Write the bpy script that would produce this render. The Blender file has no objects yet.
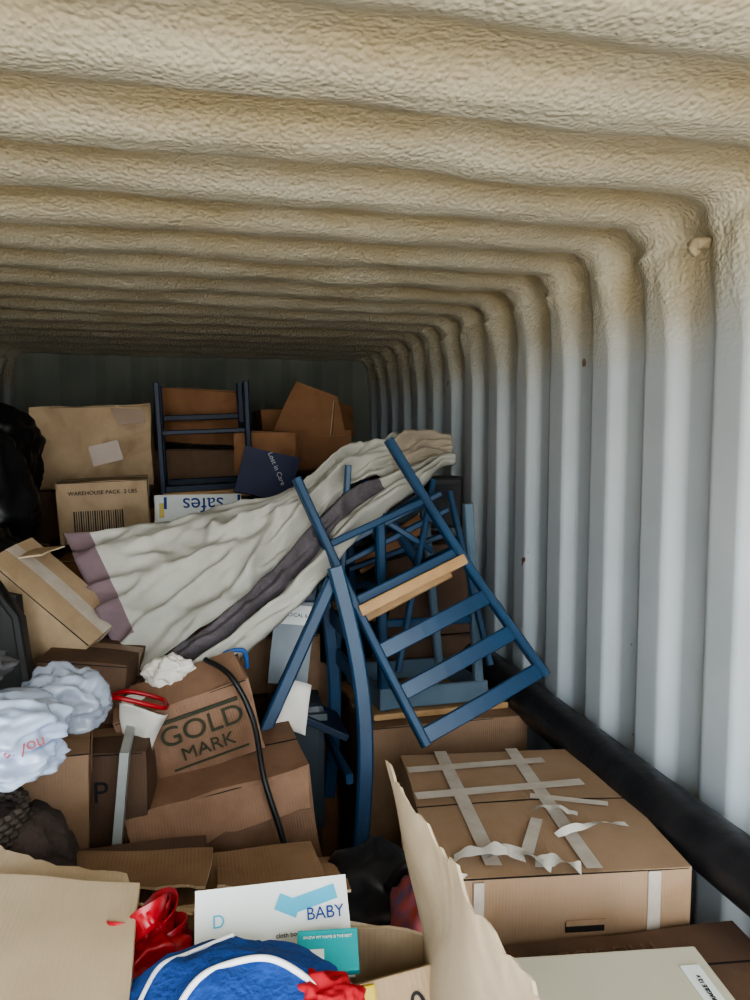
import bpy, bmesh, math, random
from mathutils import Vector, Matrix, Euler, noise
random.seed(7)
V=Vector
# ------------------------------------------------------------------ materials
def nt(name):
    m=bpy.data.materials.new(name); m.use_nodes=True
    t=m.node_tree; p=t.nodes['Principled BSDF']; return m,t,p
def mat(name,c1,c2=None,rough=.7,scale=8,bump=.0,bscale=60,metal=0,spec=.4,trans=0,alpha=1):
    m,t,p=nt(name)
    if c2 is None: c2=tuple(x*.8 for x in c1)
    tc=t.nodes.new('ShaderNodeTexCoord')
    n=t.nodes.new('ShaderNodeTexNoise'); n.inputs['Scale'].default_value=scale; n.inputs['Detail'].default_value=3
    t.links.new(tc.outputs['Object'],n.inputs['Vector'])
    r=t.nodes.new('ShaderNodeValToRGB'); r.color_ramp.elements[0].position=.32; r.color_ramp.elements[1].position=.68
    r.color_ramp.elements[0].color=(*c2,1); r.color_ramp.elements[1].color=(*c1,1)
    t.links.new(n.outputs['Fac'],r.inputs['Fac']); t.links.new(r.outputs['Color'],p.inputs['Base Color'])
    p.inputs['Roughness'].default_value=rough; p.inputs['Metallic'].default_value=metal
    p.inputs['Specular IOR Level'].default_value=spec
    if trans: p.inputs['Transmission Weight'].default_value=trans
    if alpha<1: p.inputs['Alpha'].default_value=alpha
    if bump:
        n2=t.nodes.new('ShaderNodeTexNoise'); n2.inputs['Scale'].default_value=bscale; n2.inputs['Detail'].default_value=2
        t.links.new(tc.outputs['Object'],n2.inputs['Vector'])
        b=t.nodes.new('ShaderNodeBump'); b.inputs['Strength'].default_value=bump; b.inputs['Distance'].default_value=.01
        t.links.new(n2.outputs['Fac'],b.inputs['Height']); t.links.new(b.outputs['Normal'],p.inputs['Normal'])
    return m
def card(name,c1,c2,scale=5,stain=.5):
    m,t,p=nt(name)
    tc=t.nodes.new('ShaderNodeTexCoord')
    n=t.nodes.new('ShaderNodeTexNoise'); n.inputs['Scale'].default_value=scale; n.inputs['Detail'].default_value=5; n.inputs['Roughness'].default_value=.65
    t.links.new(tc.outputs['Object'],n.inputs['Vector'])
    r=t.nodes.new('ShaderNodeValToRGB'); r.color_ramp.elements[0].position=.3; r.color_ramp.elements[1].position=.65
    r.color_ramp.elements[0].color=(*c2,1); r.color_ramp.elements[1].color=(*c1,1)
    t.links.new(n.outputs['Fac'],r.inputs['Fac'])
    # water stains
    n2=t.nodes.new('ShaderNodeTexNoise'); n2.inputs['Scale'].default_value=2.6; n2.inputs['Detail'].default_value=4; n2.inputs['Distortion'].default_value=.8
    t.links.new(tc.outputs['Object'],n2.inputs['Vector'])
    r2=t.nodes.new('ShaderNodeValToRGB'); r2.color_ramp.elements[0].position=.52; r2.color_ramp.elements[1].position=.60
    r2.color_ramp.elements[0].color=(1,1,1,1); k=1-.32*stain; r2.color_ramp.elements[1].color=(k,k*.97,k*.92,1)
    t.links.new(n2.outputs['Fac'],r2.inputs['Fac'])
    mx=t.nodes.new('ShaderNodeMixRGB'); mx.blend_type='MULTIPLY'; mx.inputs[0].default_value=1
    t.links.new(r.outputs['Color'],mx.inputs[1]); t.links.new(r2.outputs['Color'],mx.inputs[2]); t.links.new(mx.outputs[0],p.inputs['Base Color'])
    p.inputs['Roughness'].default_value=.75; p.inputs['Specular IOR Level'].default_value=.3
    w=t.nodes.new('ShaderNodeTexWave'); w.inputs['Scale'].default_value=45; w.inputs['Distortion'].default_value=.6
    t.links.new(tc.outputs['Object'],w.inputs['Vector'])
    b=t.nodes.new('ShaderNodeBump'); b.inputs['Strength'].default_value=.14; b.inputs['Distance'].default_value=.004
    t.links.new(w.outputs['Fac'],b.inputs['Height']); t.links.new(b.outputs['Normal'],p.inputs['Normal'])
    return m
CARD=card('cardboard_mid',(.30,.19,.12),(.22,.135,.08))
CARDL=card('cardboard_light',(.46,.34,.22),(.35,.25,.155),stain=.8)
CARDP=card('cardboard_inner_pale',(.58,.47,.335),(.48,.375,.26),3,stain=.25)
CARDD=card('cardboard_dark',(.14,.085,.055),(.09,.055,.04))
CARDO=card('cardboard_orange',(.33,.17,.085),(.23,.115,.055))
DARK=mat('dark_gap',(.015,.012,.01),rough=.9)
TAPE=mat('packing_tape',(.52,.47,.41),(.42,.36,.30),rough=.35,scale=20,bump=.15,bscale=30)
TAPEB=mat('brown_tape',(.27,.175,.105),(.22,.14,.085),rough=.3)
PAPER=mat('tissue_paper',(.70,.68,.63),(.56,.53,.48),rough=.8,bump=.4,bscale=25)
WHITE=mat('white_card',(.76,.80,.78),(.70,.74,.72),rough=.5)
CREAM=mat('cream_board',(.58,.55,.44),(.50,.47,.36),rough=.6,scale=3)
BLUE=mat('blue_chair_paint',(.012,.053,.118),(.009,.038,.088),rough=.42,scale=6,bump=.05,bscale=40,spec=.45)
BLUED=mat('dark_blue_chair_paint',(.006,.018,.05),(.004,.013,.035),rough=.5,scale=6)
PBLUE=mat('pale_blue_paint',(.13,.185,.24),(.09,.14,.19),rough=.4,scale=6)
NAVY=mat('navy',(.010,.016,.06),(.007,.012,.04),rough=.6)
PINE=mat('pine_wood',(.46,.29,.145),(.36,.21,.095),rough=.5,scale=12)
BLACK=mat('black_plastic',(.012,.012,.014),(.006,.006,.007),rough=.45)
BLACKG=mat('black_garbage_bag',(.012,.012,.015),(.006,.006,.008),rough=.38,spec=.35,bump=.5,bscale=14)
PIPE=mat('black_pipe_plastic',(.013,.014,.017),(.026,.026,.03),rough=.4,scale=14,bump=.2,bscale=30)
CANVAS=mat('white_canvas',(.45,.445,.405),(.34,.335,.30),rough=.9,scale=4,bump=.35,bscale=30)
CANVT=mat('tan_canvas_lining',(.37,.32,.25),(.27,.23,.18),rough=.9,scale=6,bump=.35,bscale=30)
PURP=mat('mauve_canvas_edge',(.20,.14,.155),(.15,.105,.12),rough=.9)
GREYB=mat('grey_blanket_wool',(.12,.108,.12),(.075,.066,.074),rough=.95,scale=15,bump=.6,bscale=90)
RED=mat('red_gloss',(.42,.008,.018),(.22,.005,.010),rough=.33,spec=.5)
REDM=mat('red_fabric',(.45,.012,.022),(.3,.008,.015),rough=.8)
CLOTHB=mat('blue_fleece',(.018,.08,.33),(.012,.05,.23),rough=.9,scale=9,bump=.4,bscale=120)
TURQ=mat('turquoise_print',(.03,.36,.38),(.02,.29,.32),rough=.4)
CYAN=mat('cyan_print',(.08,.48,.70),rough=.4)
YEL=mat('yellow_print',(.70,.52,.05),rough=.4)
INK=mat('printed_ink_black',(.02,.02,.022),rough=.7)
INKG=mat('printed_ink_green',(.03,.038,.022),(.045,.045,.026),rough=.8,scale=40)
INKB=mat('printed_ink_blue',(.01,.06,.3),rough=.6)
INKL=mat('printed_ink_light',(.5,.5,.55),rough=.6)
WBAG=mat('white_plastic_film',(.50,.58,.74),(.42,.50,.66),rough=.22,spec=.7,bump=.2,bscale=9)
GREYC=mat('grey_cloth',(.10,.10,.105),(.06,.06,.065),rough=.95,bump=.6,bscale=60)
BROWNC=mat('brown_cloth',(.07,.05,.04),(.04,.028,.025),rough=.95,bump=.6,bscale=60)
PLY=mat('plywood_floor',(.16,.11,.07),(.10,.07,.045),rough=.8)
STEEL=mat('galvanised_steel',(.25,.25,.26),rough=.5,metal=.8)
PATT=mat('patterned_fabric',(.40,.07,.04),(.04,.07,.16),rough=.9,scale=28)
GREENG=mat('grey_green_cloth',(.14,.16,.13),(.09,.10,.09),rough=.9)
# ------------------------------------------------------------------ builder
class B:
    def __init__(s): s.v=[];s.f=[];s.m=[];s.mats=[];s.sm=[]
    def mi(s,m):
        if m not in s.mats: s.mats.append(m)
        return s.mats.index(m)
    def add(s,vs,fs,m,M=None,smooth=False):
        o=len(s.v)
        s.v+= [ (M@V(v) if M else V(v)) for v in vs]
        i=s.mi(m)
        for f in fs: s.f.append([o+k for k in f]); s.m.append(i); s.sm.append(smooth)
    def addbm(s,bm,m,M=None,smooth=False):
        bm.verts.index_update()
        s.add([v.co.copy() for v in bm.verts],[[v.index for v in f.verts] for f in bm.faces],m,M,smooth); bm.free()
    def box(s,c,d,m,M=None,R=None,bev=.002,cuts=0,amp=0,seed=0,bulge=0):
        bm=bmesh.new(); bmesh.ops.create_cube(bm,size=1)
        if cuts: bmesh.ops.subdivide_edges(bm,edges=bm.edges[:],cuts=cuts,use_grid_fill=True)
        elif bev:
            for v in bm.verts: v.co=V((v.co.x*d[0],v.co.y*d[1],v.co.z*d[2]))
            bmesh.ops.bevel(bm,geom=bm.edges[:],offset=min(bev,min(d)*.3),segments=2,affect='EDGES',profile=.6)
        if cuts or not bev:
            for v in bm.verts:
                n=v.co.copy(); u=[2*abs(x) for x in n]
                q=V((n.x*d[0],n.y*d[1],n.z*d[2]))
                if bulge:
                    for k in range(3):
                        if u[k]>.99:
                            o=[u[j] for j in range(3) if j!=k]
                            q[k]+= math.copysign(bulge*(1-o[0]**2)*(1-o[1]**2),q[k])
                if amp:
                    q+=noise.noise_vector(q*5+V((seed*3.1,seed,seed*1.7)))*amp
                v.co=q
        T=Matrix.Translation(c)
        if R: T=T@Euler([math.radians(a) for a in R]).to_matrix().to_4x4()
        s.addbm(bm,m,(M@T) if M else T)
    def sweep(s,pts,w,t,side,m,smooth=False,ch=.2,M=None):
        side=V(side).normalized(); rings=[]
        a,b=w/2,t/2; c=min(a,b)*ch*2
        prof=[(a,b-c),(a-c,b),(-a+c,b),(-a,b-c),(-a,-b+c),(-a+c,-b),(a-c,-b),(a,-b+c)]
        vs=[];n=len(pts);pts=[V(p) for p in pts]
        for i,p in enumerate(pts):
            T=(pts[min(i+1,n-1)]-pts[max(i-1,0)]).normalized()
            nn=T.cross(side).normalized(); sd=nn.cross(T).normalized()
            for x,y in prof: vs.append(p+sd*x+nn*y)
        k=len(prof); fs=[]
        for i in range(n-1):
            for j in range(k): fs.append([i*k+j,i*k+(j+1)%k,(i+1)*k+(j+1)%k,(i+1)*k+j])
        fs.append(list(range(k))[::-1]); fs.append([(n-1)*k+j for j in range(k)])
        s.add(vs,fs,m,M,smooth)
    def tube(s,pts,r,m,n=12,amp=0,freq=8,seed=0,M=None,sub=1,flat=1):
        pts=[V(p) for p in pts]
        if sub>1: pts=smooth_path(pts,sub)
        N=len(pts);vs=[];ref=V((0,0,1))
        for i,p in enumerate(pts):
            T=(pts[min(i+1,N-1)]-pts[max(i-1,0)]).normalized()
            a=T.cross(ref); 
            if a.length<.1: a=T.cross(V((1,0,0)))
            a.normalize(); b=a.cross(T)
            rr=r(i/(N-1)) if callable(r) else r
            for j in range(n):
                th=2*math.pi*j/n
                d=a*math.cos(th)*flat+b*math.sin(th); q=p+d*rr
                if amp: q=q+d*(noise.noise(q*freq+V((seed,seed,0)))*amp+noise.noise(q*freq*2.7+V((seed,0,seed)))*amp*.5)
                vs.append(q)
        fs=[]
        for i in range(N-1):
            for j in range(n): fs.append([i*n+j,i*n+(j+1)%n,(i+1)*n+(j+1)%n,(i+1)*n+j])
        fs.append(list(range(n))[::-1]); fs.append([(N-1)*n+j for j in range(n)])
        s.add(vs,fs,m,M,True)
    def panel(s,p00,p10,p11,p01,th,m,nu=16,nv=8,amp=0,torn=0,seed=0,bend=0,M=None,m2=None,freq=7):
        P=[V(p) for p in (p00,p10,p11,p01)]
        nrm=(P[1]-P[0]).cross(P[3]-P[0]).normalized()
        A=[];Bk=[]
        for j in range(nv+1):
            v=j/nv
            for i in range(nu+1):
                u=i/nu; vv=v
                if torn: vv=v*(1-torn*(.5+.5*noise.noise(V((u*9,seed,0)))+.3*noise.noise(V((u*31,seed,1)))))
                q=P[0].lerp(P[1],u).lerp(P[3].lerp(P[2],u),vv)
                q=q+nrm*(bend*math.sin(math.pi*u)*v+bend*v*v*.5)
                if amp: q=q+noise.noise_vector(q*freq+V((seed,0,seed)))*amp
                A.append(q+nrm*th/2);Bk.append(q-nrm*th/2)
        W=nu+1;K=len(A);f1=[];f2=[];fe=[]
        for j in range(nv):
            for i in range(nu):
                a=j*W+i; f1.append([a,a+1,a+W+1,a+W]); f2.append([K+a,K+a+W,K+a+W+1,K+a+1])
        for i in range(nu):
            fe.append([i,K+i,K+i+1,i+1]); a=nv*W+i; fe.append([a,a+1,K+a+1,K+a])
        for j in range(nv):
            a=j*W; fe.append([a,a+W,K+a+W,K+a]); a=j*W+nu; fe.append([a,K+a,K+a+W,a+W])
        o=len(s.v); s.v+=[(M@x if M else x) for x in A+Bk]
        sm=m in (PAPER,WBAG)
        for F,mm in ((f1,m),(f2,m2 or m),(fe,CARDP if m in (CARD,CARDL,CARDP,CARDD,CARDO) else m)):
            k=s.mi(mm)
            for f in F: s.f.append([o+x for x in f]); s.m.append(k); s.sm.append(sm)
    def text(s,txt,size,m,M,ext=.0006):
        c=bpy.data.curves.new('t','FONT'); c.body=txt; c.size=size; c.align_x='CENTER'; c.align_y='CENTER'; c.extrude=ext
        o=bpy.data.objects.new('t',c); bpy.context.collection.objects.link(o)
        bpy.context.view_layer.update()
        me=o.to_mesh()
        s.add([v.co.copy() for v in me.vertices],[list(p.vertices) for p in me.polygons],m,M)
        o.to_mesh_clear(); bpy.data.objects.remove(o); bpy.data.curves.remove(c)
    def blob(s,c,d,m,amp=.15,freq=3,seed=0,sub=5,M=None,crease=0,crum=0,cf=2.0):
        bm=bmesh.new(); bmesh.ops.create_icosphere(bm,subdivisions=sub,radius=1)
        for v in bm.verts:
            q=v.co.copy(); o=V((seed*1.3,seed*.7,seed))
            r=1+amp*noise.noise(q*freq*.5+o)*1.6+amp*.8*(1-2.6*abs(noise.noise(q*freq*.8+o)))
            if crum:
                w=q+noise.noise_vector(q*1.5+o)*.25
                a=noise.voronoi(w*cf+o)[0]; b2=noise.voronoi(w*cf*2.1+o)[0]
                r+=crum*(a[0]-.4)+crum*.45*(b2[0]-.4)
            if crease: r+=crease*(1-2.6*abs(noise.noise(q*freq*1.7+o+V((0,4,0)))))+crease*.6*(1-2.6*abs(noise.noise(q*freq*3.4+o+V((3,4,0)))))
            q=q*r
            v.co=V((q.x*d[0]/2,q.y*d[1]/2,q.z*d[2]/2))+V(c)
        s.addbm(bm,m,M,True)
    def build(s,name,M=None,solid=0):
        me=bpy.data.meshes.new(name); me.from_pydata([tuple(v) for v in s.v],[],s.f)
        for x in s.mats: me.materials.append(x)
        me.polygons.foreach_set('material_index',s.m); me.polygons.foreach_set('use_smooth',s.sm); me.update()
        ob=bpy.data.objects.new(name,me); bpy.context.collection.objects.link(ob)
        if M: ob.matrix_world=M
        if solid:
            md=ob.modifiers.new('s','SOLIDIFY'); md.thickness=solid
        return ob
def smooth_path(p,k):
    out=[];n=len(p)
    for i in range(n-1):
        a,b,c,d=p[max(i-1,0)],p[i],p[i+1],p[min(i+2,n-1)]
        for j in range(k):
            t=j/k; out.append(.5*((2*b)+(c-a)*t+(2*a-5*b+4*c-d)*t*t+(3*b-a-3*c+d)*t**3))
    out.append(p[-1]); return out
def resample(p,n):
    q=smooth_path([V(a) for a in p],20); L=[0]
    for i in range(1,len(q)): L.append(L[-1]+(q[i]-q[i-1]).length)
    out=[];k=0
    for i in range(n):
        t=L[-1]*i/(n-1)
        while k<len(q)-2 and L[k+1]<t: k+=1
        f=(t-L[k])/max(1e-9,L[k+1]-L[k]); out.append(q[k].lerp(q[k+1],min(1,f)))
    return out
def TR(c,r=(0,0,0)):
    return Matrix.Translation(c)@Euler([math.radians(a) for a in r]).to_matrix().to_4x4()
SEED=[0]
def carton_b(d,m,tape=TAPEB,amp=.006,bulge=.004,flaps=True):
    SEED[0]+=1; sd=SEED[0]
    b=B(); b.box((0,0,0),d,m,cuts=9,amp=amp,seed=sd,bulge=bulge)
    w,dp,h=d; n=lambda q:noise.noise_vector(q*5+V((sd*3.1,sd,sd*1.7)))*amp
    if flaps:
        def strip(x0,y0,x1,y1,mm,off,th=.001):
            vs=[];k=12
            for i in range(k+1):
                x=x0+(x1-x0)*i/k
                for y in (y0,y1):
                    q=V((x,y,h/2)); 
                    uu=(2*abs(x)/w)**2; vv=(2*abs(y)/dp)**2
                    q.z+=bulge*max(0,1-uu)*max(0,1-vv); q+=n(V((x,y,h/2))); q.z+=off
                    vs.append(q)
            fs=[[2*i,2*i+2,2*i+3,2*i+1] for i in range(k)]
            b.add(vs,fs,mm)
        strip(-w/2,-.003,w/2,.003,DARK,.0012)
        if tape: strip(-w/2,-.026,w/2,.026,tape,.0022)
        if tape:
            for sx in (-1,1): b.box((sx*(w/2+.002),0,h/2-.04),(.002,.05,.08),tape,bev=0)
        for sy in (-1,1): b.box((0,sy*(dp/2+.0005),h/2-.004),(w*.98,.003,.002),DARK,bev=0)
    return b
def carton(c,d,r=(0,0,0),m=None,name='cardboard_box',**k):
    return carton_b(d,m or CARD,**k).build(name,TR(c,r))
def frontM(d,x=0,z=0,rot=0,y=None,off=.004):
    return Matrix.Translation((x,-d[1]/2-off if y is None else y,z))@Euler((math.pi/2,0,0)).to_matrix().to_4x4()@Matrix.Rotation(math.radians(rot),4,'Z')
def topM(d,x=0,y=0,rot=0,off=.006):
    return Matrix.Translation((x,y,d[2]/2+off))@Matrix.Rotation(math.radians(rot),4,'Z')
# ------------------------------------------------------------------ container shell
XL,XR,ZC,Y0,Y1=-1.18,1.235,2.40,-.75,5.25
def foam_mat(name='sprayed_foam_and_paint'):
    m,t,p=nt(name)
    g=t.nodes.new('ShaderNodeNewGeometry'); sx=t.nodes.new('ShaderNodeSeparateXYZ'); t.links.new(g.outputs['Position'],sx.inputs[0])
    def N(sc,det=4):
        n=t.nodes.new('ShaderNodeTexNoise'); n.inputs['Scale'].default_value=sc; n.inputs['Detail'].default_value=det
        t.links.new(g.outputs['Position'],n.inputs['Vector']); return n
    n1=N(6,3); mul=t.nodes.new('ShaderNodeMath'); mul.operation='MULTIPLY_ADD'; mul.inputs[1].default_value=.25
    t.links.new(n1.outputs['Fac'],mul.inputs[0]); t.links.new(sx.outputs['Z'],mul.inputs[2])
    mr=t.nodes.new('ShaderNodeMapRange'); mr.interpolation_type='SMOOTHSTEP'; mr.inputs['From Min'].default_value=2.06; mr.inputs['From Max'].default_value=2.40
    t.links.new(mul.outputs[0],mr.inputs['Value'])
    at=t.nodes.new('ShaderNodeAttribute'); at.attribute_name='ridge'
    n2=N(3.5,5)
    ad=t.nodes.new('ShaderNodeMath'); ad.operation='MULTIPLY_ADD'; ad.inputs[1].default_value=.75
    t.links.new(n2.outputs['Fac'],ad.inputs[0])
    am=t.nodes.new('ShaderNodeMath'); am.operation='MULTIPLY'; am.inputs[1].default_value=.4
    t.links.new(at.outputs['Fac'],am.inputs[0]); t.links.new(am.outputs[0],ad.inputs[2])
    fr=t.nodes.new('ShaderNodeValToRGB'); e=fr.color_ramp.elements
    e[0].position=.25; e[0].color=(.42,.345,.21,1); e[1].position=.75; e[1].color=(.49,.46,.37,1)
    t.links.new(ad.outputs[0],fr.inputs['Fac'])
    n3=N(2.5,4); pr=t.nodes.new('ShaderNodeValToRGB'); e=pr.color_ramp.elements
    e[0].position=.3; e[0].color=(.41,.46,.50,1); e[1].position=.7; e[1].color=(.49,.54,.58,1)
    t.links.new(n3.outputs['Fac'],pr.inputs['Fac'])
    n4=N(9,2); rr=t.nodes.new('ShaderNodeValToRGB'); rr.color_ramp.elements[0].position=.735; rr.color_ramp.elements[1].position=.75
    t.links.new(n4.outputs['Fac'],rr.inputs['Fac'])
    mx0=t.nodes.new('ShaderNodeMixRGB'); mx0.inputs[2].default_value=(.13,.05,.03,1)
    t.links.new(rr.outputs['Color'],mx0.inputs[0]); t.links.new(pr.outputs['Color'],mx0.inputs[1])
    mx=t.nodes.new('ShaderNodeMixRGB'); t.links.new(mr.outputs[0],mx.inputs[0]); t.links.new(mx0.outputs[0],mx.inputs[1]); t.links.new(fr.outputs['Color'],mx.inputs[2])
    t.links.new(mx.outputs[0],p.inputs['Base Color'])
    p.inputs['Roughness'].default_value=.48
    vo=t.nodes.new('ShaderNodeTexVoronoi'); vo.feature='SMOOTH_F1'; vo.inputs['Scale'].default_value=105; t.links.new(g.outputs['Position'],vo.inputs['Vector'])
    n5=N(45,2)
    sm=t.nodes.new('ShaderNodeMath'); sm.operation='SUBTRACT'; t.links.new(n5.outputs['Fac'],sm.inputs[0]); t.links.new(vo.outputs['Distance'],sm.inputs[1])
    bs=t.nodes.new('ShaderNodeMapRange'); bs.inputs['To Min'].default_value=.03; bs.inputs['To Max'].default_value=.8
    t.links.new(mr.outputs[0],bs.inputs['Value'])
    b=t.nodes.new('ShaderNodeBump'); b.inputs['Distance'].default_value=.006; t.links.new(bs.outputs[0],b.inputs['Strength'])
    t.links.new(sm.outputs[0],b.inputs['Height']); t.links.new(b.outputs['Normal'],p.inputs['Normal'])
    return m
FOAM=foam_mat()
PER=.285
def corr(y,soft):
    ph=((y/PER+.18)%1.0)
    a=abs(ph-.5)*2
    x=(a-.5)/(.13+soft*.26)
    return .5-.5*max(-1,min(1,x)) if soft<.2 else .5-.5*math.sin(max(-1,min(1,x))*math.pi/2)
R=.13
def section():
    pts=[]
    def wall(x,nx,z0,z1,n):
        return [((x,z0+(z1-z0)*i/n),(nx,0)) for i in range(n)]
    pts+=wall(XR,-1,0,ZC-R,60)
    for i in range(21):
        a=math.pi/2*i/20
        pts.append(((XR-R+R*math.cos(a),ZC-R+R*math.sin(a)),(-math.cos(a),-math.sin(a))))
    n=60
    for i in range(1,n):
        pts.append(((XR-R+(XL+R-XR+R)*i/n,ZC),(0,-1)))
    for i in range(21):
        a=math.pi/2+math.pi/2*i/20
        pts.append(((XL+R+R*math.cos(a),ZC-R+R*math.sin(a)),(-math.cos(a),-math.sin(a))))
    pts+=[((XL,ZC-R-(ZC-R)*i/60),(1,0)) for i in range(1,61)]
    return pts
SEC=section()
NY=620
def shell(name,i0,i1):
    vs=[];rg=[]
    for j in range(NY+1):
        y=Y0+(Y1-Y0)*j/NY
        for i in range(i0,i1+1):
            (x,z),(nx,nz)=SEC[i]
            fo=max(0,min(1,(z-2.0)/.25)); fo=fo*fo*(3-2*fo)
            wob=.022*noise.noise(V((x*1.3,y*1.2,z*1.3)))*fo
            c=corr(y+wob,fo); dep=.038*(1-fo)+.032*fo
            q=V((x,y,z))
            dd=c*dep
            if fo>0:
                dd+=fo*(.008*noise.noise(q*4)+.005*noise.noise(q*9+V((5,0,0)))+.003*noise.noise(q*20))+fo*.015
                cor=max(0,1-abs((ZC-z)-.11)/.11)*(1 if abs(nx)>.05 else 0)
                dd+=cor*(.020*c+.026*noise.noise(q*12+V((9,1,0))))
            vs.append((x+nx*dd,y,z+nz*dd)); rg.append(c)
    W=i1-i0+1
    fs=[[j*W+i,j*W+i+1,(j+1)*W+i+1,(j+1)*W+i] for j in range(NY) for i in range(W-1)]
    me=bpy.data.meshes.new(name); me.from_pydata(vs,[],fs); me.materials.append(FOAM)
    me.polygons.foreach_set('use_smooth',[True]*len(fs))
    at=me.attributes.new('ridge','FLOAT','POINT'); at.data.foreach_set('value',rg); me.update()
    ob=bpy.data.objects.new(name,me); bpy.context.collection.objects.link(ob); return ob
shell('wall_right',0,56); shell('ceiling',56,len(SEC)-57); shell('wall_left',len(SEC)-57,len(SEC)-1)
BW=mat('back_wall_paint',(.20,.215,.18),(.15,.165,.14),rough=.7,scale=3)
vs=[];n=300
for i in range(n+1):
    x=XL-.02+(XR-XL+.04)*i/n
    ph=(x/.22)%1; a=abs(ph-.5)*2; c=.5-.5*max(-1,min(1,(a-.5)/.3))
    for z in (0,2.46): vs.append((x,Y1-c*.02,z))
b=B(); b.add(vs,[[2*i,2*i+2,2*i+3,2*i+1] for i in range(n)],BW,smooth=False); b.build('wall_back')
b=B(); b.box(((XL+XR)/2,(Y0+Y1)/2,-.03),(XR-XL+.1,Y1-Y0,.06),PLY,bev=0)
b.build('floor')
b=B(); FD=mat('foam_drip_stuff',(.44,.38,.27),(.32,.26,.17),rough=.6)
b.tube([(1.20,1.60,2.270),(1.165,1.60,2.267),(1.145,1.59,2.25),(1.155,1.585,2.235)],lambda t:.016-.006*t,FD,amp=.012,freq=30,sub=5,n=14)
b.build('foam_drip')
# ------------------------------------------------------------------ black pipe against the wall
b=B()
b.tube([(1.108,.2+.4*i,.895+.004*math.sin(i*1.3)) for i in range(9)],.068,PIPE,n=28,amp=.003,freq=6)
for y in (.5,1.6,2.7):
    b.box((1.13,y,.815),(.10,.04,.02),STEEL)
    b.box((1.178,y,.78),(.014,.04,.10),STEEL)
b.build('drain_pipe')
# ------------------------------------------------------------------ chairs
def chair(name,o,ex,ey,ez,w=.40,h=.92,dp=.38,paint=BLUE,curve=.03,slats=(.89,.745,.60),taper=0,S=.45):
    o,ex,ey,ez=[V(a) for a in (o,ex,ey,ez)]
    ez.normalize(); ex=(ex-ez*ex.dot(ez)).normalized(); c=ez.cross(ex); ey=c if c.dot(ey)>0 else -c
    M=Matrix((( ex.x,ey.x,ez.x,o.x),(ex.y,ey.y,ez.y,o.y),(ex.z,ey.z,ez.z,o.z),(0,0,0,1)))
    b=B()
    def yb(z): return -curve*((max(0,z-S))/(h-S))**1.5*1.5 - .02*max(0,(S-z)/S)**2
    def W(z): return w-taper*(1-z/h)
    for k in (0,1):
        b.sweep([(k*W(h*i/14),yb(h*i/14),h*i/14) for i in range(15)],.026,.036,(1,0,0),paint)
        b.sweep([(k*W(0),dp,0),(k*W(S),dp,S-.012)],.032,.032,(1,0,0),paint)
        for z,t in ((S-.03,.045),(.20,.022)):
            b.sweep([(k*W(z),yb(z),z),(k*W(z),dp,z)],.018,t,(1,0,0),paint)
    for z in slats:
        b.sweep([(W(z)*i/8,yb(z)-.012*math.sin(math.pi*i/8),z) for i in range(9)],.048,.016,(0,0,1),paint)
    for y in (.012,dp): b.sweep([(0,y,S-.028),(W(.42),y,S-.028)],.018,.03,(0,1,0),paint)
    b.sweep([(0,dp,.16),(W(.16),dp,.16)],.02,.028,(0,1,0),paint)
    b.sweep([(0,0,.22),(W(.22),0,.22)],.02,.022,(0,1,0),paint)
    b.box((W(S)/2,dp/2-.004,S+.002),(W(S),dp+.05,.034),PINE,bev=.006)
    return b.build(name,M)
chair('dining_chair',(.285,2.25,1.68),(.86,.16,.43),(-.047,.932,-.356),(.372,-.25,-.85),w=.43,h=.86,taper=.11,slats=(.835,.70,.57),S=.435)
chair('dining_chair',(-.17,3.44,2.05),(.98,.02,.04),(.02,.98,.06),(.04,0.04,-.99),w=.385,h=.84,dp=.34,slats=(.80,.71),paint=BLUED,S=.50)
b=B(); w,dp,H=.40,.36,.70
b.box((w/2+.02,dp/2,.0),(w+.10,dp+.05,.022),PINE,bev=.006)
for y in (.01,dp-.01): b.sweep([(0,y,.05),(w,y,.05)],.07,.018,(0,0,1),PBLUE)
for x in (.01,w-.01): b.sweep([(x,0,.05),(x,dp,.05)],.07,.018,(0,0,1),PBLUE)
for x,y,sx in ((.02,.02,-.01),(w-.02,.02,-.022),(.02,dp-.02,-.01),(w-.02,dp-.02,-.03)):
    b.sweep([(x,y,.01),(x+sx*3,y,H)],.032,.032,(0,1,0),PBLUE if x>.2 else BLUE)
b.sweep([(-.02,dp-.02,.38),(w-.06,dp-.02,.38)],.02,.026,(0,1,0),BLUE); b.sweep([(-.01,.02,.30),(w-.04,.02,.30)],.02,.026,(0,1,0),BLUE)
b.build('side_table',TR((.57,2.34,.895),(-2,2,7)))
b=B()
def arc(p,q,off,n=14):
    p=V(p);q=V(q);o=V(off); return [p.lerp(q,i/n)+o*math.sin(math.pi*i/n) for i in range(n+1)]
b.sweep(arc((.375,2.08,1.44),(.425,1.98,.66),(.045,0,0)),.03,.045,(0,1,0),BLUE)
b.sweep(arc((.36,2.30,1.42),(.39,2.30,.66),(.035,0,0)),.03,.04,(0,1,0),BLUE)
b.sweep([(.37,2.10,1.40),(.16,2.04,.98)],.028,.036,(0,1,0),BLUE)
b.sweep([(.35,2.28,1.40),(.20,2.26,.70)],.028,.036,(0,1,0),BLUE)
for z,x in ((1.36,.385),(1.25,.41),(1.12,.43)): b.sweep([(x,2.06,z),(x-.01,2.30,z)],.05,.014,(0,0,1),BLUE)
b.sweep([(.40,2.0,.85),(.39,2.3,.85)],.03,.02,(0,0,1),BLUE)
b.box((.33,2.17,.98),(.18,.20,.02),BLUED,R=(0,28,0))
b.build('folding_chair')
b=B()
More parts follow.
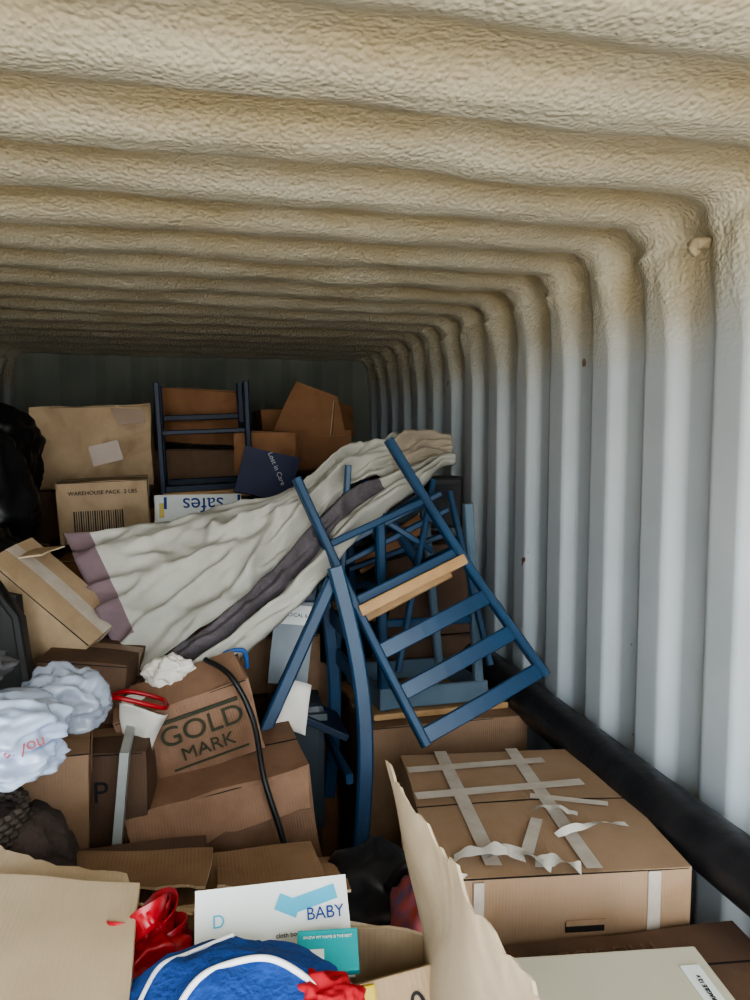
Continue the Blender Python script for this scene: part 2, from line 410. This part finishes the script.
for p,q in (((.48,2.42,1.46),(.80,2.42,1.62)),((.50,2.44,1.60),(.78,2.44,1.42)),((.46,2.46,1.38),(.84,2.46,1.56)),((.52,2.60,1.34),(.88,2.58,1.46)),((.86,2.50,1.62),(.94,2.30,1.05)),((.80,2.50,1.66),(.62,2.3,1.05)),((.47,2.36,1.72),(.44,2.40,1.10))):
    b.sweep([p,q],.02,.02,(0,1,0),BLUE)
b.sweep([(.50,2.30,1.24),(.80,2.33,1.37)],.05,.018,(0,.4,1),PINE)
b.build('folding_stool')
b=B(); b.sweep([(.42,2.34,1.29),(.62,2.50,1.19)],.06,.018,(0,.3,1),PINE); b.sweep([(.56,2.66,1.34),(.80,2.62,1.50)],.07,.018,(0,.3,1),CARDO); b.build('wooden_board')
# ------------------------------------------------------------------ canvas
top=[(.96,2.82,1.78),(.925,2.79,1.80),(.734,2.74,1.808),(.524,2.62,1.758),(.333,2.52,1.643),(.10,2.47,1.587),(-.146,2.42,1.54),(-.39,2.37,1.52)]
bot=[(.93,2.68,1.72),(.87,2.66,1.715),(.694,2.54,1.675),(.484,2.42,1.625),(.335,2.30,1.52),(.144,2.19,1.35),(-.03,2.12,1.235),(-.19,2.07,1.15)]
low=[(.92,2.62,1.70),(.85,2.58,1.69),(.756,2.48,1.64),(.528,2.33,1.525),(.378,2.19,1.40),(.215,2.09,1.276),(.04,2.01,1.165)]
NU=130
def loft(A,Bc,NV,fn):
    A=resample(A,NU);Bc=resample(Bc,NU);vs=[]
    up=V((-.15,-.72,.6)).normalized()
    for i in range(NU):
        u=i/(NU-1)
        for j in range(NV+1):
            v=j/NV; q=A[i].lerp(Bc[i],v)
            vs.append(q+up*(fn(u,v)+.010*noise.noise(q*8)+.004*noise.noise(q*19)))
    W=NV+1
    return vs,[[i*W+j,i*W+j+1,(i+1)*W+j+1,(i+1)*W+j] for i in range(NU-1) for j in range(NV)]
def ridge(x): return max(0,1-3.2*abs(x))
def ff(u,v):
    k=math.sin(v*math.pi)*(.06 if u<.5 else .06-.05*(u-.5)*2)
    r1=1-abs(math.sin(v*7.5-u*5.5+.6)); r2=1-abs(math.sin(v*4.2+u*7))
    sg=.5-.5*math.cos(min(1,v*4)*math.pi)
    cr=ridge(noise.noise(V((u*5+v*2,v*5-u*3,0))))*.030+ridge(noise.noise(V((u*11-v*3,v*4+u*5,4))))*.012
    return k+.036*r1**2*(1-.3*u)+.022*r2**3*(.4+u)*sg-.02*(1-sg)+cr-.014
NV=48; vs,fs=loft(top,bot,NV,ff)
b=B(); b.add(vs,fs,CANVAS,smooth=True); kp=b.mi(PURP); kt=b.mi(CANVT)
for f in range(len(fs)):
    i,j=divmod(f,NV)
    if i>NU-2-6 and j<38: b.m[f]=kp
    if i<29 and j>17: b.m[f]=kt
def f2(u,v): return .045*abs(math.sin(v*math.pi*2.0))**.7+.010*math.sin(v*21+u*8)+.014*ridge(noise.noise(V((u*9,v*3,2))))
n0=len(b.f); vs,fs=loft(bot,low,36,f2); b.add(vs,fs,CANVAS,smooth=True); kg=b.mi(GREYB)
for f in range(len(fs)):
    i,j=divmod(f,36)
    if j<19 and i>37: b.m[n0+f]=kg
b.build('canvas_tarp',solid=.002)
# ------------------------------------------------------------------ cartons
def stack(x,y,w,d,heights,r=0,ms=None,z0=0):
    z=z0
    for i,h in enumerate(heights):
        carton((x+random.uniform(-.01,.01),y,z+h/2+.004),(w,d,h-.008),(0,0,r+random.uniform(-2,2)),random.choice([CARD,CARDD,CARD,CARDO]) if ms is None else ms[i])
        z+=h
stack(-.84,1.75,.36,.48,[.5,.42]); stack(-.44,1.72,.34,.46,[.45,.45],ms=[CARD,CARDD])
stack(-.79,2.35,.42,.5,[.5,.5,.3],ms=[CARD,CARD,CARDD]); stack(-.33,2.42,.40,.5,[.5,.55],ms=[CARD,CARDD])
stack(.08,2.02,.40,.5,[.35,.31]); stack(.16,2.66,.46,.42,[.5,.45,.20])
stack(.79,1.75,.44,.50,[.52]); stack(.80,2.55,.56,.50,[.45,.42],ms=[CARD,CARD])
stack(.85,3.1,.5,.45,[.5,.5,.38],ms=[CARD,CARDD,CARDD]); stack(.3,3.12,.5,.44,[.5,.5,.4]); stack(-.25,3.1,.5,.44,[.5,.5,.36]); stack(-.79,3.05,.46,.5,[.5,.5,.4],ms=[CARD,CARDD,CARDD])
stack(-.72,3.78,.58,.5,[.5,.5,.58]); stack(-.05,3.74,.6,.5,[.5,.5,.5]); stack(.65,3.75,.6,.5,[.5,.5,.5])
stack(-.68,4.5,.7,.6,[.6,.6,.5]); stack(.1,4.5,.7,.6,[.6,.6,.55]); stack(.8,4.55,.55,.6,[.6,.6,.5])
stack(-.15,.9,.5,.5,[.45,.34]); stack(.72,1.22,.5,.34,[.4])
stack(.25,1.42,.35,.28,[.5,.36]); stack(-.2,1.45,.4,.30,[.5,.45],ms=[CARD,CARDD])
d=(.50,.40,.36)
bb=carton_b(d,CARDL,tape=TAPE,amp=.016)
bb.box((.05,-.214,-.03),(.13,.003,.09),TAPEB,bev=0,R=(0,-12,0)); bb.panel((.08,-.215,.17),(.22,-.215,.16),(.23,-.22,.09),(.12,-.222,.08),.002,TAPEB,torn=.3,seed=4); bb.build('cardboard_box',TR((-.46,3.75,1.77),(0,-2,3)))
d=(.34,.3,.24); bb=carton_b(d,CARDL,tape=TAPE)
bb.text('WAREHOUSE PACK  2 LBS',.022,INK,frontM(d,.0,.075,off=.008))
for i in range(22): bb.box((-.11+i*.0085,-.157,-.035),(.003 if i%3 else .005,.002,.08),INK,bev=0)
bb.build('cardboard_box',TR((-.37,3.26,1.52),(0,-2,3)))
carton((.03,4.15,1.92),(.42,.3,.28),(0,3,0),CARDO); carton((.52,4.2,1.88),(.38,.3,.2),(0,-6,4),CARDO)
carton((.32,3.65,1.74),(.28,.3,.2),(0,0,-6),CARDO)
b=B()
b.panel((.36,3.85,1.82),(.74,3.78,1.82),(.70,3.78,2.02),(.50,3.85,2.10),.006,CARDO,amp=.006,seed=4)
b.panel((.66,3.78,1.82),(.82,3.95,1.82),(.80,3.92,1.98),(.68,3.78,2.0),.006,CARDO,amp=.006,seed=5)
b.box((.57,3.95,1.75),(.4,.3,.2),CARDO,cuts=5,amp=.006); b.build('cardboard_box')
d=(.36,.02,.13); b=B(); b.box((0,0,0),d,WHITE,bev=.003)
b.text('safes',.09,INKB,frontM(d,.02,0.022,180,off=.002)); b.box((-.15,-.011,.0),(.02,.003,.06),YEL,bev=0); b.box((-.135,-.0115,.03),(.012,.003,.05),INKB,bev=0); b.box((.17,-.011,0),(.012,.003,.12),INKB,bev=0)
b.build('printed_sign',TR((.0,3.26,1.505),(-8,0,2)))
d=(.22,.03,.19); b=B(); b.box((0,0,0),d,NAVY,cuts=6,amp=.01); b.text('Lost in Care',.028,INKL,frontM(d,.03,.03,-55,off=.010))
b.build('tote_bag',TR((.27,3.03,1.66),(-10,14,0)))
b=B()
for z in (0,.3): b.box((0,0,z),(.36,.28,.025),BLACK)
for x in (-.17,-.085,0,.085,.17):
    b.box((x,-.135,.15),(.018,.012,.3),BLACK); b.box((x,.135,.15),(.018,.012,.3),BLACK)
for z in (.08,.15,.22): b.box((0,-.135,z),(.36,.01,.014),BLACK); b.box((.175,0,z),(.01,.28,.014),BLACK)
b.box((0,.05,.14),(.30,.12,.26),mat('dark_slate_plastic',(.03,.045,.055),rough=.3)); b.build('plastic_crate',TR((.72,2.90,1.36),(4,-14,-8)))
b=B(); b.box((0,0,0),(.26,.16,.15),mat('grey_case',(.06,.08,.10),rough=.3),bev=.02); b.box((0,-.082,0),(.22,.006,.01),BLACK,bev=0); b.box((0,-.09,.03),(.07,.02,.012),BLACK); b.box((-.05,-.082,-.035),(.06,.004,.02),WHITE,bev=0)
b.build('tool_case',TR((.68,2.70,1.56),(0,-28,10)))
b=B(); b.box((.93,2.80,1.56),(.14,.12,.20),BLACK,bev=.012); b.box((.93,2.737,1.60),(.10,.004,.06),mat('speaker_cloth',(.03,.03,.035),rough=.9),bev=0); b.build('loudspeaker')
b=B(); b.blob((-.85,2.85,1.57),(.54,.45,.54),BLACKG,amp=.08,freq=2,seed=4,crum=.35,cf=1.8); b.blob((-.69,2.50,1.38),(.34,.3,.30),BLACKG,amp=.08,freq=2,seed=9,crum=.35,cf=1.8); b.build('garbage_bag')
b=B(); b.blob((-.84,3.55,1.72),(.36,.4,.4),BLACKG,amp=.1,freq=2,seed=14,crum=.35); b.build('garbage_bag')
d=(.34,.2,.17); carton((-.42,2.18,1.335),d,(12,42,-12),CARDL,tape=TAPE)
b=B(); b.panel((-.46,2.10,1.49),(-.40,2.08,1.50),(-.36,2.2,1.51),(-.44,2.22,1.50),.004,CARDL,amp=.006); b.build('cardboard_flap')
carton((-.28,2.08,1.12),(.22,.28,.26),(0,6,-8),CARDD)
d=(.20,.22,.26); bb=carton_b(d,CARDD); bb.text('P',.07,INK,frontM(d,.0,.04,off=.008)); bb.build('cardboard_box',TR((-.22,1.86,.96),(0,0,-4)))
carton((-.33,1.75,1.03),(.16,.22,.22),(0,2,6),CARD)
b=B(); b.box((-.185,1.78,.95),(.02,.22,.34),mat('white_shelf_board',(.36,.38,.36),rough=.5),R=(0,6,0)); b.build('shelf_board')
GC=card('cardboard_gold_box',(.27,.16,.105),(.19,.11,.07))
d=(.33,.30,.205); bb=carton_b(d,GC,tape=None,amp=.008,bulge=.002)
bb.text('GOLD',.075,INKG,frontM(d,.03,.022,off=.012)); bb.text('MARK',.05,INKG,frontM(d,.03,-.036,off=.012))
bb.box((.03,-.160,.064),(.20,.002,.010),INKG,bev=0); bb.box((.03,-.160,-.07),(.19,.002,.005),INKG,bev=0)
bb.panel((-.165,-.15,.10),(.165,-.15,.10),(.15,-.02,.125),(-.15,-.02,.12),.005,GC,amp=.006,seed=3)
bb.build('cardboard_box',TR((-.035,2.02,1.085),(8,-15,2)))
d=(.43,.34,.28); bb=carton_b(d,GC,tape=None,amp=.016,bulge=.01)
bb.panel((-.215,-.17,.14),(.215,-.17,.14),(.2,-.23,.06),(-.2,-.24,.05),.005,GC,amp=.01,seed=8,torn=.12)
bb.panel((-.15,-.18,-.12),(.1,-.18,-.13),(.08,-.22,.02),(-.12,-.22,.0),.004,GC,amp=.012,seed=18,torn=.25)
bb.build('cardboard_box',TR((.05,1.93,.83),(0,-9,2)))
b=B(); b.tube([(.01,1.93,1.24),(.07,1.84,1.22),(.12,1.80,1.12),(.14,1.72,1.0),(.18,1.68,.86),(.20,1.66,.7)],.007,BLACK,n=8,sub=8); b.build('extension_cord')
b=B(); b.tube([(.06,2.0,1.20),(.06,1.99,1.235),(.11,1.99,1.24),(.12,2.0,1.19)],.006,mat('blue_strap_stuff',(.02,.09,.30),rough=.6),n=8,sub=8); b.build('strap_handle')
b=B(); b.panel((-.19,1.84,1.06),(-.11,1.84,1.07),(-.085,1.85,1.15),(-.20,1.84,1.17),.003,PAPER,amp=.03,seed=5,bend=.02,freq=14)
b.panel((-.19,1.88,1.05),(-.11,1.89,1.07),(-.085,1.9,1.15),(-.20,1.88,1.17),.003,PAPER,amp=.03,seed=7,bend=-.02,freq=14)
b.tube([(-.225,1.84,1.185),(-.19,1.80,1.20),(-.11,1.81,1.17),(-.085,1.84,1.155),(-.10,1.89,1.16),(-.18,1.89,1.185),(-.225,1.84,1.185)],.006,RED,n=8,sub=6); b.build('paper_gift_bag')
b=B(); b.blob((-.08,1.97,1.20),(.11,.07,.08),PAPER,amp=.1,freq=2,seed=6,sub=5,crum=.5,cf=2.2); b.build('crumpled_tissue')
d=(.12,.14,.26); b=B(); b.box((0,0,0),d,mat('pale_blue_grey_bin',(.28,.32,.36),rough=.5),cuts=5,amp=.004); b.box((0,-.074,.09),(.1,.004,.06),WHITE,bev=0); b.text('MEDICAL 6',.016,INK,frontM(d,0,.09,off=.008)); b.build('storage_bin',TR((.28,2.32,1.18),(0,6,-8)))
b=B(); b.box((.27,2.19,.84),(.16,.16,.38),mat('slate_bin',(.03,.04,.05),rough=.5),bev=.02); b.box((.27,2.10,1.0),(.165,.02,.02),mat('slate_bin_rim',(.06,.075,.09),rough=.5)); b.build('storage_bin')
b=B(); b.panel((.20,2.06,1.00),(.29,2.05,.97),(.31,2.10,1.09),(.23,2.12,1.12),.003,PAPER,amp=.02,seed=9,bend=.01,freq=12); b.build('newspaper_sheet')
b=B(); b.blob((.27,2.46,1.30),(.26,.2,.24),GREENG,amp=.15,freq=3,seed=3,sub=4); b.build('folded_jacket')
b=B(); b.blob((.55,2.80,1.14),(.3,.2,.4),BLACK,amp=.1,freq=3,seed=5,sub=4); b.build('duffel_bag')
# left foreground items
b=B(); b.blob((-.36,1.45,1.28),(.20,.18,.10),WBAG,amp=.10,freq=2,seed=21,crum=.5,cf=1.6)
b.text('& you',.03,RED,TR((-.30,1.356,1.275),(80,-18,0))); b.blob((-.345,1.42,1.235),(.18,.18,.06),WBAG,amp=.1,freq=2,seed=2,crum=.5,cf=1.6)
b.build('plastic_bag')
FILM=mat('clear_plastic_film',(.50,.56,.68),(.38,.44,.54),rough=.15,spec=.8,alpha=.55,bump=.3,bscale=10)
b=B(); b.blob((-.275,1.60,1.27),(.14,.14,.12),FILM,amp=.10,freq=2,seed=5,crum=.55,cf=1.7); b.build('plastic_bag')
b=B(); b.blob((-.44,1.52,1.37),(.16,.15,.07),GREYC,amp=.2,freq=4,seed=5,sub=4); b.build('knit_scarf')
b=B()
b.sweep([(-.56,1.95,1.47),(-.48,1.93,1.46),(-.42,1.90,1.38),(-.395,1.86,1.24),(-.37,1.80,1.12)],.05,.02,(0,1,0),BLACK)
b.panel((-.60,2.0,1.18),(-.42,1.95,1.18),(-.43,1.98,1.42),(-.60,2.03,1.46),.03,BLACK,bend=.02)
b.box((-.47,1.86,1.10),(.26,.28,.05),BLACK,bev=.02)
b.sweep([(-.54,1.76,1.20),(-.36,1.76,1.20)],.04,.03,(0,0,1),BLACK); b.sweep([(-.36,1.76,1.20),(-.36,1.80,1.06)],.03,.03,(0,1,0),BLACK)
b.build('office_chair')
b=B()
WIC=mat('dark_wicker',(.06,.045,.035),(.03,.022,.018),rough=.7,bump=.5,bscale=50)
for k in range(12):
    z=1.03+k*.012; r=.07+.012*k/12
    b.tube([(-.39+math.cos(a)*r*(1+.05*math.sin(a*24+k*math.pi)),1.38+math.sin(a)*r*(1+.05*math.sin(a*24+k*math.pi)),z) for a in [2*math.pi*i/96 for i in range(97)]],.007,WIC,n=6)
b.build('wicker_basket')
b=B(); b.blob((-.33,1.42,1.05),(.18,.2,.18),BROWNC,amp=.14,freq=3,seed=8,sub=4); b.blob((-.28,1.34,1.0),(.14,.2,.14),BROWNC,amp=.14,freq=3,seed=18,sub=4); b.build('winter_coat')
b=B()
b.panel((-.24,1.50,.99),(.02,1.47,.985),(.0,1.32,1.0),(-.22,1.34,1.01),.005,CARD,amp=.014,seed=2,torn=.15)
b.panel((.02,1.52,.94),(.27,1.48,.93),(.27,1.32,.95),(.02,1.34,.985),.005,CARD,amp=.012,seed=12,torn=.15)
b.box((0,1.42,.93),(.44,.18,.06),CARD,cuts=4,amp=.008)
b.build('flattened_cardboard')
b=B(); b.blob((.33,1.42,.88),(.20,.20,.20),BLACKG,amp=.10,freq=2.5,seed=3,sub=4)
b.tube([(.34,1.32,.95),(.375,1.31,1.0),(.40,1.32,.96)],.012,BLACK,sub=6,n=8); b.build('backpack')
b=B(); b.blob((.365,1.18,.92),(.09,.24,.24),PATT,amp=.12,freq=3,seed=7,sub=4); b.build('patterned_towel')
# ------------------------------------------------------------------ taped carton (right)
TB=card('cardboard_taped_box',(.36,.245,.16),(.29,.19,.12),3,stain=.2)
d=(.545,.62,.34); bb=carton_b(d,TB,tape=None,amp=.005,bulge=.003)
w,dp,h=d
def tstrip(x0,y0,x1,y1,wd,z=h/2+.006):
    a=V((x0,y0,0));c=V((x1,y1,0)); t=(c-a); n=V((-t.y,t.x,0)).normalized()*wd/2
    bb.add([(p.x,p.y,z+.0006*k) for k,p in enumerate((a-n,c-n,c+n,a+n))],[[0,1,2,3]],TAPE)
tstrip(-.15,-.28,-.16,.31,.036); tstrip(.06,-.31,.05,.31,.036); tstrip(-.27,.04,.18,.08,.034,h/2+.008); tstrip(-.27,.19,.12,.22,.032,h/2+.0085)
tstrip(.02,.02,.20,-.04,.022); tstrip(-.07,-.25,-.0,-.1,.028,h/2+.009)
bb.box((.19,-.314,.10),(.028,.003,.13),TAPE,bev=0); bb.box((-.19,-.314,.06),(.022,.003,.20),TAPE,bev=0)
bb.box((.04,-.3115,.05),(.085,.006,.022),DARK,bev=.002); bb.box((.04,-.317,.062),(.085,.003,.012),TB,bev=0)
def curl(p,q,wd,lift,sd,m=TAPE):
    p=V(p);q=V(q);t=(q-p).normalized();n=V((-t.y,t.x,0)).normalized()*wd/2; vs=[];K=24
    if n.length<wd*.2: n=V((wd/2,0,0))
    for i in range(K+1):
        u=i/K; c=p.lerp(q,u)+V((0,0,lift*.5*abs(noise.noise(V((u*2.5+sd,sd,0))))+lift*math.sin(u*3.1)*.6))
        tw=noise.noise(V((u*2.2,sd,5)))*1.0
        nn=n*math.cos(tw)+V((0,0,n.length))*math.sin(tw); nn=nn*(1+.5*noise.noise(V((u*6,sd,9)))); vs+= [c-nn,c+nn]
    bb.add(vs,[[2*i,2*i+2,2*i+3,2*i+1] for i in range(K)],m,smooth=True)
curl((-.23,-.25,h/2+.008),(-.08,-.27,h/2+.012),.034,.03,1,PAPER); curl((-.15,-.24,h/2+.008),(-.03,-.30,h/2+.004),.038,.035,2,PAPER); curl((-.225,-.30,h/2+.006),(-.235,-.32,h/2-.08),.022,.008,3,PAPER); curl((.02,-.18,h/2+.01),(.20,-.15,h/2+.01),.020,.02,4,PAPER)
curl((-.06,-.28,h/2+.008),(.03,-.31,h/2+.006),.038,.02,6,PAPER); curl((.0,-.06,h/2+.01),(.1,-.10,h/2+.01),.02,.02,9,PAPER)
bb.build('cardboard_box',TR((.785,1.685,.722),(0,0,-8)))
d=(.56,.24,.36); bb=carton_b(d,CARDD,tape=None); INKF=mat('faded_print',(.20,.13,.09),rough=.8); bb.text('THIS SIDE UP',.05,INKF,topM(d,-.06,.06,180)); bb.text('THIS SIDE UP',.055,INKF,frontM(d,0,.06,180,off=.008)); bb.build('cardboard_box',TR((.80,1.205,.60),(0,0,-4)))
b=B(); d=(.40,.34,.12); b.box((0,0,0),d,CREAM,cuts=8,amp=.003,bulge=.002); b.box((0,0,.035),(.408,.348,.05),CREAM,bev=.004)
b.box((.165,.06,.0625),(.035,.12,.003),WHITE,bev=0)
b.text('FRAGILE 12 x',.011,INK,topM((0,0,.128),.165,.06,90,off=.002))
b.build('gift_box',TR((.65,1.0,.81),(0,0,-8)))
carton((.68,.95,.66),(.42,.24,.17),(0,0,-6),CARD); carton((.70,.93,.28),(.42,.24,.56),(0,0,-4),CARD)
# ------------------------------------------------------------------ foreground open carton
b=B(); Z=1.14; ZB=.80
BR=V((.29,.93,0));BL=V((-.42,1.22,0));FL=V((-.50,.55,0));FR=V((.20,.42,0))
def up(p,z): return (p.x,p.y,z)
b.panel(up(BL,ZB),up(BR,ZB),up(BR,Z),up(BL,Z+.01),.006,CARDL,nu=30,amp=.008,torn=.08,seed=2)
b.panel(up(BR,ZB),up(FR,ZB),up(FR,Z),up(BR,Z),.006,CARDL,amp=.004,seed=3)
b.panel(up(FR,ZB),up(FL,ZB),up(FL,Z),up(FR,Z),.006,CARDL,amp=.004,seed=4)
b.panel(up(FL,ZB),up(BL,ZB),up(BL,Z),up(FL,Z),.006,CARDL,amp=.004,seed=5)
b.panel(up(BL,ZB),up(FL,ZB),up(FR,ZB),up(BR,ZB),.006,CARDL)
b.panel((.20,.42,1.14),(.285,.93,1.14),(.260,1.0,1.36),(.315,.50,1.30),.005,CARDP,nu=50,nv=16,amp=.016,torn=.14,seed=6,m2=CARDP,bend=-.012)
b.panel((-.47,.60,1.16),(-.44,1.20,1.16),(-.085,1.01,1.205),(-.075,.55,1.215),.006,CARDP,nu=24,nv=20,amp=.005,seed=7)
b.panel((-.42,1.23,1.15),(-.10,1.10,1.13),(-.12,1.17,1.13),(-.42,1.33,1.155),.005,CARDP,amp=.012,torn=.22,seed=11,nu=30)
b.panel((-.05,1.07,1.13),(.27,.94,1.13),(.27,.98,1.09),(.0,1.12,1.10),.005,CARDL,amp=.012,torn=.3,seed=13,nu=30)
b.build('open_cardboard_box')
# contents
b=B(); b.blob((-.08,.80,.98),(.56,.50,.28),BROWNC,amp=.08,freq=3,seed=3,sub=4); b.build('old_clothes')
b=B(); b.blob((.025,.765,1.137),(.27,.245,.21),CLOTHB,amp=.10,freq=1.8,seed=12,crease=.03)
WP=mat('white_piping',(.8,.8,.8),rough=.7)
def surf(x,y):
    best=-9
    for v in b.v[:NB]:
        dd=(v.x-x)**2+(v.y-y)**2
        if dd<.00008 and v.z>best: best=v.z
    return best if best>-9 else 1.18
NB=len(b.v)
b.tube([(x,y,surf(x,y)+.0005) for x,y in ((-.05,.68),(-.035,.72),(-.01,.75),(.025,.765),(.065,.765),(.10,.745),(.125,.72))],.0035,WP,n=8,sub=8)
b.tube([(x,y,surf(x,y)+.0005) for x,y in ((-.07,.76),(-.05,.80),(-.02,.82),(.03,.83))],.0025,WP,n=8,sub=8)
b.build('fleece_jacket')
b=B()
for k in range(9):
    a=k*.75; c=V((-.085+.012*math.cos(a*2),.96,1.145)); r=.032+.010*math.sin(k*2.1)
    ax=V((math.cos(a),math.sin(a)*.6,.5+.3*math.sin(k))).normalized()
    e1=ax.cross(V((0,0,1))).normalized(); 
    pts=[c+ax*(r*(1-math.cos(t)))*.8+e1*r*.6*math.sin(t)+V((0,0,.004*k)) for t in [2*math.pi*i/20 for i in range(21)]]
    b.sweep(pts,.030,.0015,V((.2,.3*math.cos(k),1)),RED,smooth=True)
b.blob((-.08,.95,1.13),(.12,.10,.09),RED,amp=.1,freq=2.2,seed=4,crum=.6)
b.build('satin_ribbon')
b=B(); b.blob((.115,.735,1.21),(.07,.06,.045),REDM,amp=.15,freq=2.2,seed=5,sub=5,crum=.5); b.build('red_sock')
M=TR((.085,.93,1.162),(48,0,-2))
b=B(); b.box((0,0,0),(.200,.12,.004),WHITE,bev=0); b.box((.055,.035,.003),(.06,.018,.002),CYAN,bev=0,R=(0,0,12)); b.box((.02,.030,.004),(.03,.02,.002),CYAN,bev=0,R=(0,0,-25)); b.box((.075,-.022,.003),(.048,.03,.002),TURQ,bev=0)
b.text('BABY',.021,INKB,TR((.068,.016,.006))); b.text('cloth book',.008,INK,TR((.02,-.004,.004))); b.text('D',.022,CYAN,TR((-.07,.02,.004))); b.build('greeting_card',M)
b=B(); b.box((0,0,0),(.075,.05,.012),TURQ,bev=.002); b.box((-.02,-.005,.007),(.03,.012,.001),WHITE,bev=0); b.text('KNOW MY NAME IS THE BEST',.0045,WHITE,TR((0,.014,.009))); b.build('board_book',TR((.145,.865,1.172),(30,0,-8)))
b=B(); b.box((0,0,0),(.12,.02,.08),CARDL,bev=.002); b.text('8 0',.04,INK,frontM((0,.02,0),0,0,10,off=.002)); b.build('number_card',TR((.225,.80,1.13),(-35,0,8)))
b=B(); b.box((0,0,0),(.05,.02,.035),YEL,bev=.003); b.build('yellow_packet',TR((.165,.80,1.15),(-30,0,4)))
# ------------------------------------------------------------------ light and camera
w=bpy.data.worlds.new('W'); bpy.context.scene.world=w; w.use_nodes=True; t=w.node_tree
bg=t.nodes['Background']; tc=t.nodes.new('ShaderNodeTexCoord'); sx=t.nodes.new('ShaderNodeSeparateXYZ'); t.links.new(tc.outputs['Generated'],sx.inputs[0])
mr=t.nodes.new('ShaderNodeMapRange'); mr.inputs['From Min'].default_value=-.25; mr.inputs['From Max'].default_value=.25; t.links.new(sx.outputs['Z'],mr.inputs['Value'])
mx=t.nodes.new('ShaderNodeMixRGB'); mx.inputs[1].default_value=(.43,.39,.32,1); mx.inputs[2].default_value=(.86,.93,.98,1)
t.links.new(mr.outputs[0],mx.inputs[0]); t.links.new(mx.outputs[0],bg.inputs['Color']); bg.inputs['Strength'].default_value=12
bpy.context.scene.view_settings.look='AgX - Medium High Contrast'
cam=bpy.data.cameras.new('Camera'); co=bpy.data.objects.new('Camera',cam); bpy.context.collection.objects.link(co)
cam.sensor_width=36; cam.lens=27; cam.clip_start=.02
co.location=(0,0,1.8); co.rotation_euler=(math.radians(90-4.57),0,math.radians(-13.3))
bpy.context.scene.camera=co
